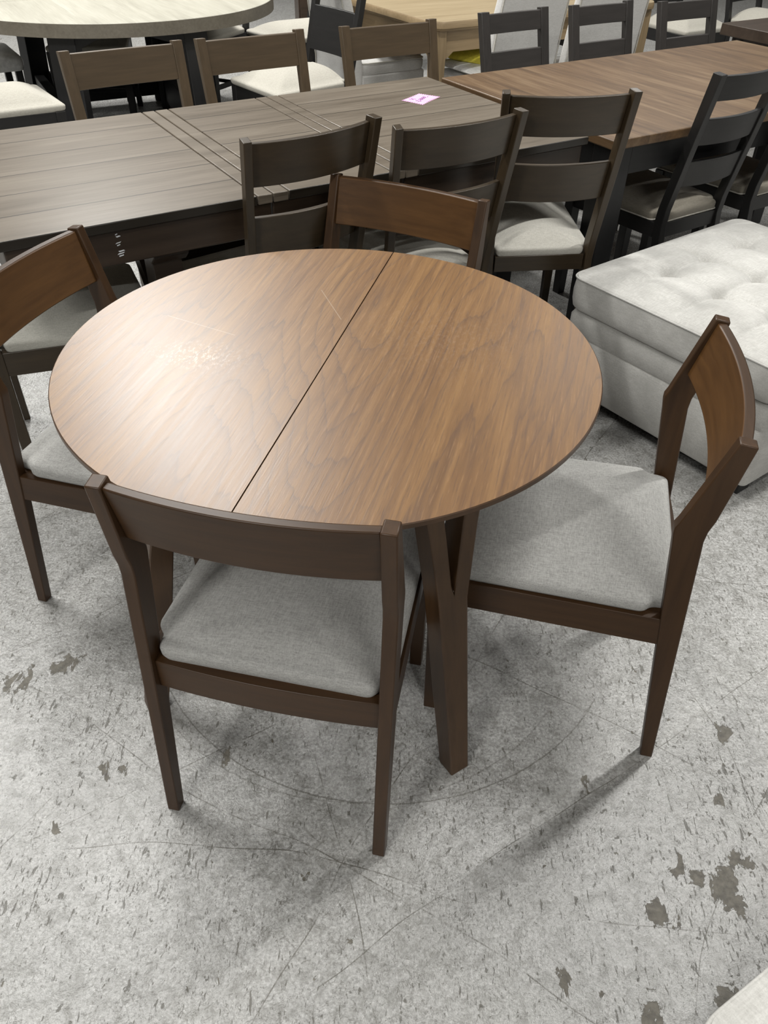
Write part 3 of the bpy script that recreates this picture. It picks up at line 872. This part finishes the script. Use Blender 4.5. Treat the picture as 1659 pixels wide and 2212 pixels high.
# ---------------------------------------------------------------- oak table
def oak_table():
    a0, a1, b0, b1 = 2.765, 4.43, 4.02, 5.25
    t = thing('oak_table', 'light oak table with clipped corners and arched aprons behind the chair rows', 'table', grid(0, b0), GA)
    D = b1 - b0; c = .06
    def ol(i):
        return fillet([(a0 + c, i), (a1 - c, i), (a1 - i, c), (a1 - i, D - c), (a1 - c, D - i), (a0 + c, D - i), (a0 + i, D - c), (a0 + i, c)], .02, 3)
    b = MB(); b.loft([[(x, y, z) for x, y in ol(i)] for i, z in ((.012, .715), (.012, .722), (.0, .727), (0, .752), (.006, .76))])
    o = b.build('tabletop', M['oaktop'], t, angle=40)
    o.data.materials.append(M['oak_x'])
    for pl in o.data.polygons:
        if pl.normal.z < .8: pl.material_index = 1
    li = .07
    for x in (a0 + li, a1 - li):
        for y in (li, D - li):
            sx = -1 if x < 3.5 else 1
            b = MB()
            b.loft([[(x - h + sx * k, y - h, z), (x + h + sx * k, y - h, z), (x + h + sx * k, y + h, z), (x - h + sx * k, y + h, z)] for z, h, k in ((0, .024, .0), (.58, .036, 0), (.715, .036, 0))])
            b.build('leg', M['oak_z'], t, .003)
    x0, x1 = a0 + li + .036, a1 - li - .036
    def arch(l0, l1):
        return [(l0, .715), (l0, .575), (l0 + .02, .575), (l0 + .06, .605), (l1 - .06, .605), (l1 - .02, .575), (l1, .575), (l1, .715)]
    for y in (li - .02, D - li):
        b = MB(); b.loft([[(x, y, z) for x, z in arch(x0, x1)], [(x, y + .02, z) for x, z in arch(x0, x1)]]); b.build('apron', M['oak_x'], t, .002)
    for x in (a0 + li - .02, a1 - li):
        b = MB(); b.prism_x(arch(li + .036, D - li - .036), x, x + .02); b.build('apron', M['oak_y'], t, .002)
oak_table()

# ---------------------------------------------------------------- upholstered parsons chairs
def parsons(label, loc, rz, group):
    t = thing('parsons_chair', label, 'chair', loc, rz, group)
    b = MB()
    def sec(z, y0, y1, w):
        return [(x, y, z) for x, y in fillet([(-w, y0), (w, y0), (w, y1), (-w, y1)], .02, 4)]
    b.loft([sec(.10, -.05, .02, .225), sec(.45, -.055, .03, .228), sec(.75, -.10, -.03, .225), sec(1.02, -.16, -.10, .215), sec(1.05, -.16, -.115, .20)])
    bk = b.build('backrest', M['parsons'], t, angle=60)
    b = MB()
    for s in (-1, 1):
        b.tube([(s * .222, -.052, .12), (s * .225, -.056, .45), (s * .222, -.100, .75), (s * .212, -.159, 1.02)], .004, 6)
    b.build('piping', M['thread'], bk, angle=60)
    b = MB(); b.box(-.225, .225, .02, .47, .24, .40); b.build('seat_frame', M['parsons'], t, .012, segs=3)
    b = cushion([(-.226, .01), (.226, .01), (.226, .475), (-.226, .475)], .40, .07, .03, .03, .05); st = b.build('seat', M['parsons'], t, angle=60)
    o = [(x, y, .462) for x, y in fillet([(-.224, .012), (.224, .012), (.224, .473), (-.224, .473)], .05)]
    b = MB(); b.tube(o + [o[0]], .004, 6); b.build('piping', M['thread'], st, angle=60)
    for sx in (-1, 1):
        for y, z in ((-.02, .11), (.44, .25)):
            b = MB(); b.box(sx * .19 - .018, sx * .19 + .018, y - .018, y + .018, 0, z); b.build('leg', M['oak_z'], t, .002)
    return t
GP = 'pale grey upholstered chairs at the oak table'
p1 = parsons('pale upholstered chair back behind the leftmost charcoal chair, at the oak table', grid(3.20, 3.86), GA, GP)
dup(p1, grid(3.74, 3.82), GA - .16, 'pale upholstered chair back behind the middle charcoal chair, at the oak table', GP)
dup(p1, grid(2.67, 4.88), GA - PI / 2, 'pale upholstered chair with piped seat, seen through the rightmost olive-brown chair', GP)

# yellow cushion on the upholstered seat and the plastic bag under it
b = MB()
o = fillet([(-.17, -.12), (.17, -.12), (.17, .12), (-.17, .12)], .02, 3)
b.loft([[(x, y, z) for x, y in inset(o, i)] for i, z in ((.0, .027), (.02, .012), (.07, .002), (.10, .0))][::-1] + [[(x, y, z) for x, y in inset(o, i)] for i, z in ((.0, .029), (.02, .047), (.06, .06), (.105, .066))])
yo = b.build('yellow_cushion', M['yellow'], None, angle=60)
tag(yo, 'bright yellow cushion on the chair seat under the oak table', 'cushion')
yo.location = grid(3.22, 4.24, .502 + .03); yo.rotation_euler = (rad(4), rad(-8), GA + .5)
b = MB()
o = fillet([(-.18, -.20), (.16, -.22), (.19, .19), (-.17, .21)], .08, 5)
rings = []
for i, z in ((.0, .0), (-.012, .008), (.0, .016), (.04, .022), (.10, .026), (.16, .027)):
    rings.append([(x + .006 * math.sin(37 * y), y + .006 * math.sin(31 * x), z + .003 * math.sin(x * 40) * math.cos(y * 46)) for x, y in inset(o, i)])
b.loft(rings)
bo = b.build('plastic_bag', M['white_vinyl'], None, angle=70)
tag(bo, 'crumpled clear-white plastic bag under the yellow cushion', 'plastic bag')
bo.location = grid(3.17, 4.12, .502); bo.rotation_euler = (0, 0, GA)

# ---------------------------------------------------------------- far right: dark table and chair
def dark_table():
    t = thing('dark_table', 'dark brown table corner at the top right, beyond the red-brown table', 'table', grid(0, 0), GA)
    a0, a1, b0, b1 = 4.19, 5.9, 2.45, 3.35
    b = MB(); b.box(a0, a1, b0, b1, .705, .76); b.build('tabletop', M['apron_brown'], t, .003)
    for x in (a0 + .09, a1 - .09):
        for y in (b0 + .09, b1 - .09):
            b = MB(); b.box(x - .04, x + .04, y - .04, y + .04, 0, .705); b.build('leg', M['apron_brown'], t, .003)
    b = MB(); b.box(a0 + .05, a1 - .05, b1 - .08, b1 - .06, .62, .705); b.build('apron', M['apron_brown'], t, .002)
    b = MB(); b.box(a0 + .05, a0 + .07, b0 + .06, b1 - .08, .62, .705); b.build('apron', M['apron_brown'], t, .002)
dark_table()
GF = 'dark chairs with white seats at the far right'
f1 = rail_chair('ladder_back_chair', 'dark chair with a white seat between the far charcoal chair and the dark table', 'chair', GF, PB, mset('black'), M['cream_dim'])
f1.location = grid(5.50, 4.95); f1.rotation_euler = (0, 0, GA + PI)
dup(f1, grid(4.75, 5.10), GA + PI, 'dark chair with a white seat beside the right leg of the oak table', GF)
dup(f1, grid(6.20, 4.75), GA + PI + .1, 'dark chair at the top right corner behind the dark table', GF)

# brown cabinet far behind the grey table
t = thing('brown_cabinet', 'low dark brown cabinet far behind, between the black chairs and the oak table', 'cabinet', (-.30, 7.7, 0), rad(10))
b = MB(); b.box(-.5, .5, -.22, .22, .08, .80); b.build('body', M['apron_brown'], t, .004)
b = MB(); b.box(-.52, .52, -.24, .24, .80, .83); b.build('top', M['apron_brown'], t, .003)
for x in (-.25, .25):
    b = MB(); b.box(x - .235, x + .235, -.236, -.22, .11, .77); dr = b.build('door', M['apron_brown'], t, .003)
    b = MB(); b.tube([(x * .2, -.236, .5), (x * .2, -.262, .5), (x * .2, -.262, .40), (x * .2, -.236, .40)], .005, 6); b.build('handle', M['black_plastic'], dr)
for x in (-.45, .45):
    for y in (-.17, .17):
        b = MB(); b.box(x - .025, x + .025, y - .025, y + .025, 0, .08); b.build('foot', M['apron_brown'], t, .002)

# ---------------------------------------------------------------- light: ceiling strips, plus added fill
def strip(x, y, z, power, L=2.4, Wd=.14, rz=GA, tint=(1, .99, .955)):
    l = bpy.data.lights.new('ceiling_strip_light', 'AREA'); l.shape = 'RECTANGLE'
    l.size = L; l.size_y = Wd; l.energy = power; l.color = tint
    o = bpy.data.objects.new('ceiling_strip_light', l); COL.objects.link(o)
    o.location = (x, y, z); o.rotation_euler = (0, 0, rz)
strip(2.3, 2.85, 4.6, 100)
strip(-2.35, 3.0, 4.6, 104)
strip(-1.65, 6.3, 4.6, 140, L=1.9, Wd=.3, rz=GA + PI / 2)
strip(-2.75, 7.5, 4.6, 140, L=1.9, Wd=.3, rz=GA + PI / 2)
strip(2.6, 8.6, 4.6, 65)
strip(-2.9, -3.2, 4.6, 165)  # fill added behind the camera to light faces turned towards it
strip(2.4, -3.4, 4.6, 100)  # second added fill, behind the camera on the right
strip(-6.5, 4.5, 4.6, 130)
strip(7.0, 4.0, 4.6, 80)
w = bpy.data.worlds.new('world'); SC.world = w; w.use_nodes = True
w.node_tree.nodes['Background'].inputs[0].default_value = (.9, .95, 1, 1)
w.node_tree.nodes['Background'].inputs[1].default_value = .02

SC.view_settings.view_transform = 'Standard'
SC.view_settings.look = 'None'
SC.view_settings.exposure = 0.52
SC.view_settings.gamma = 1
SC.view_settings.use_curve_mapping = False
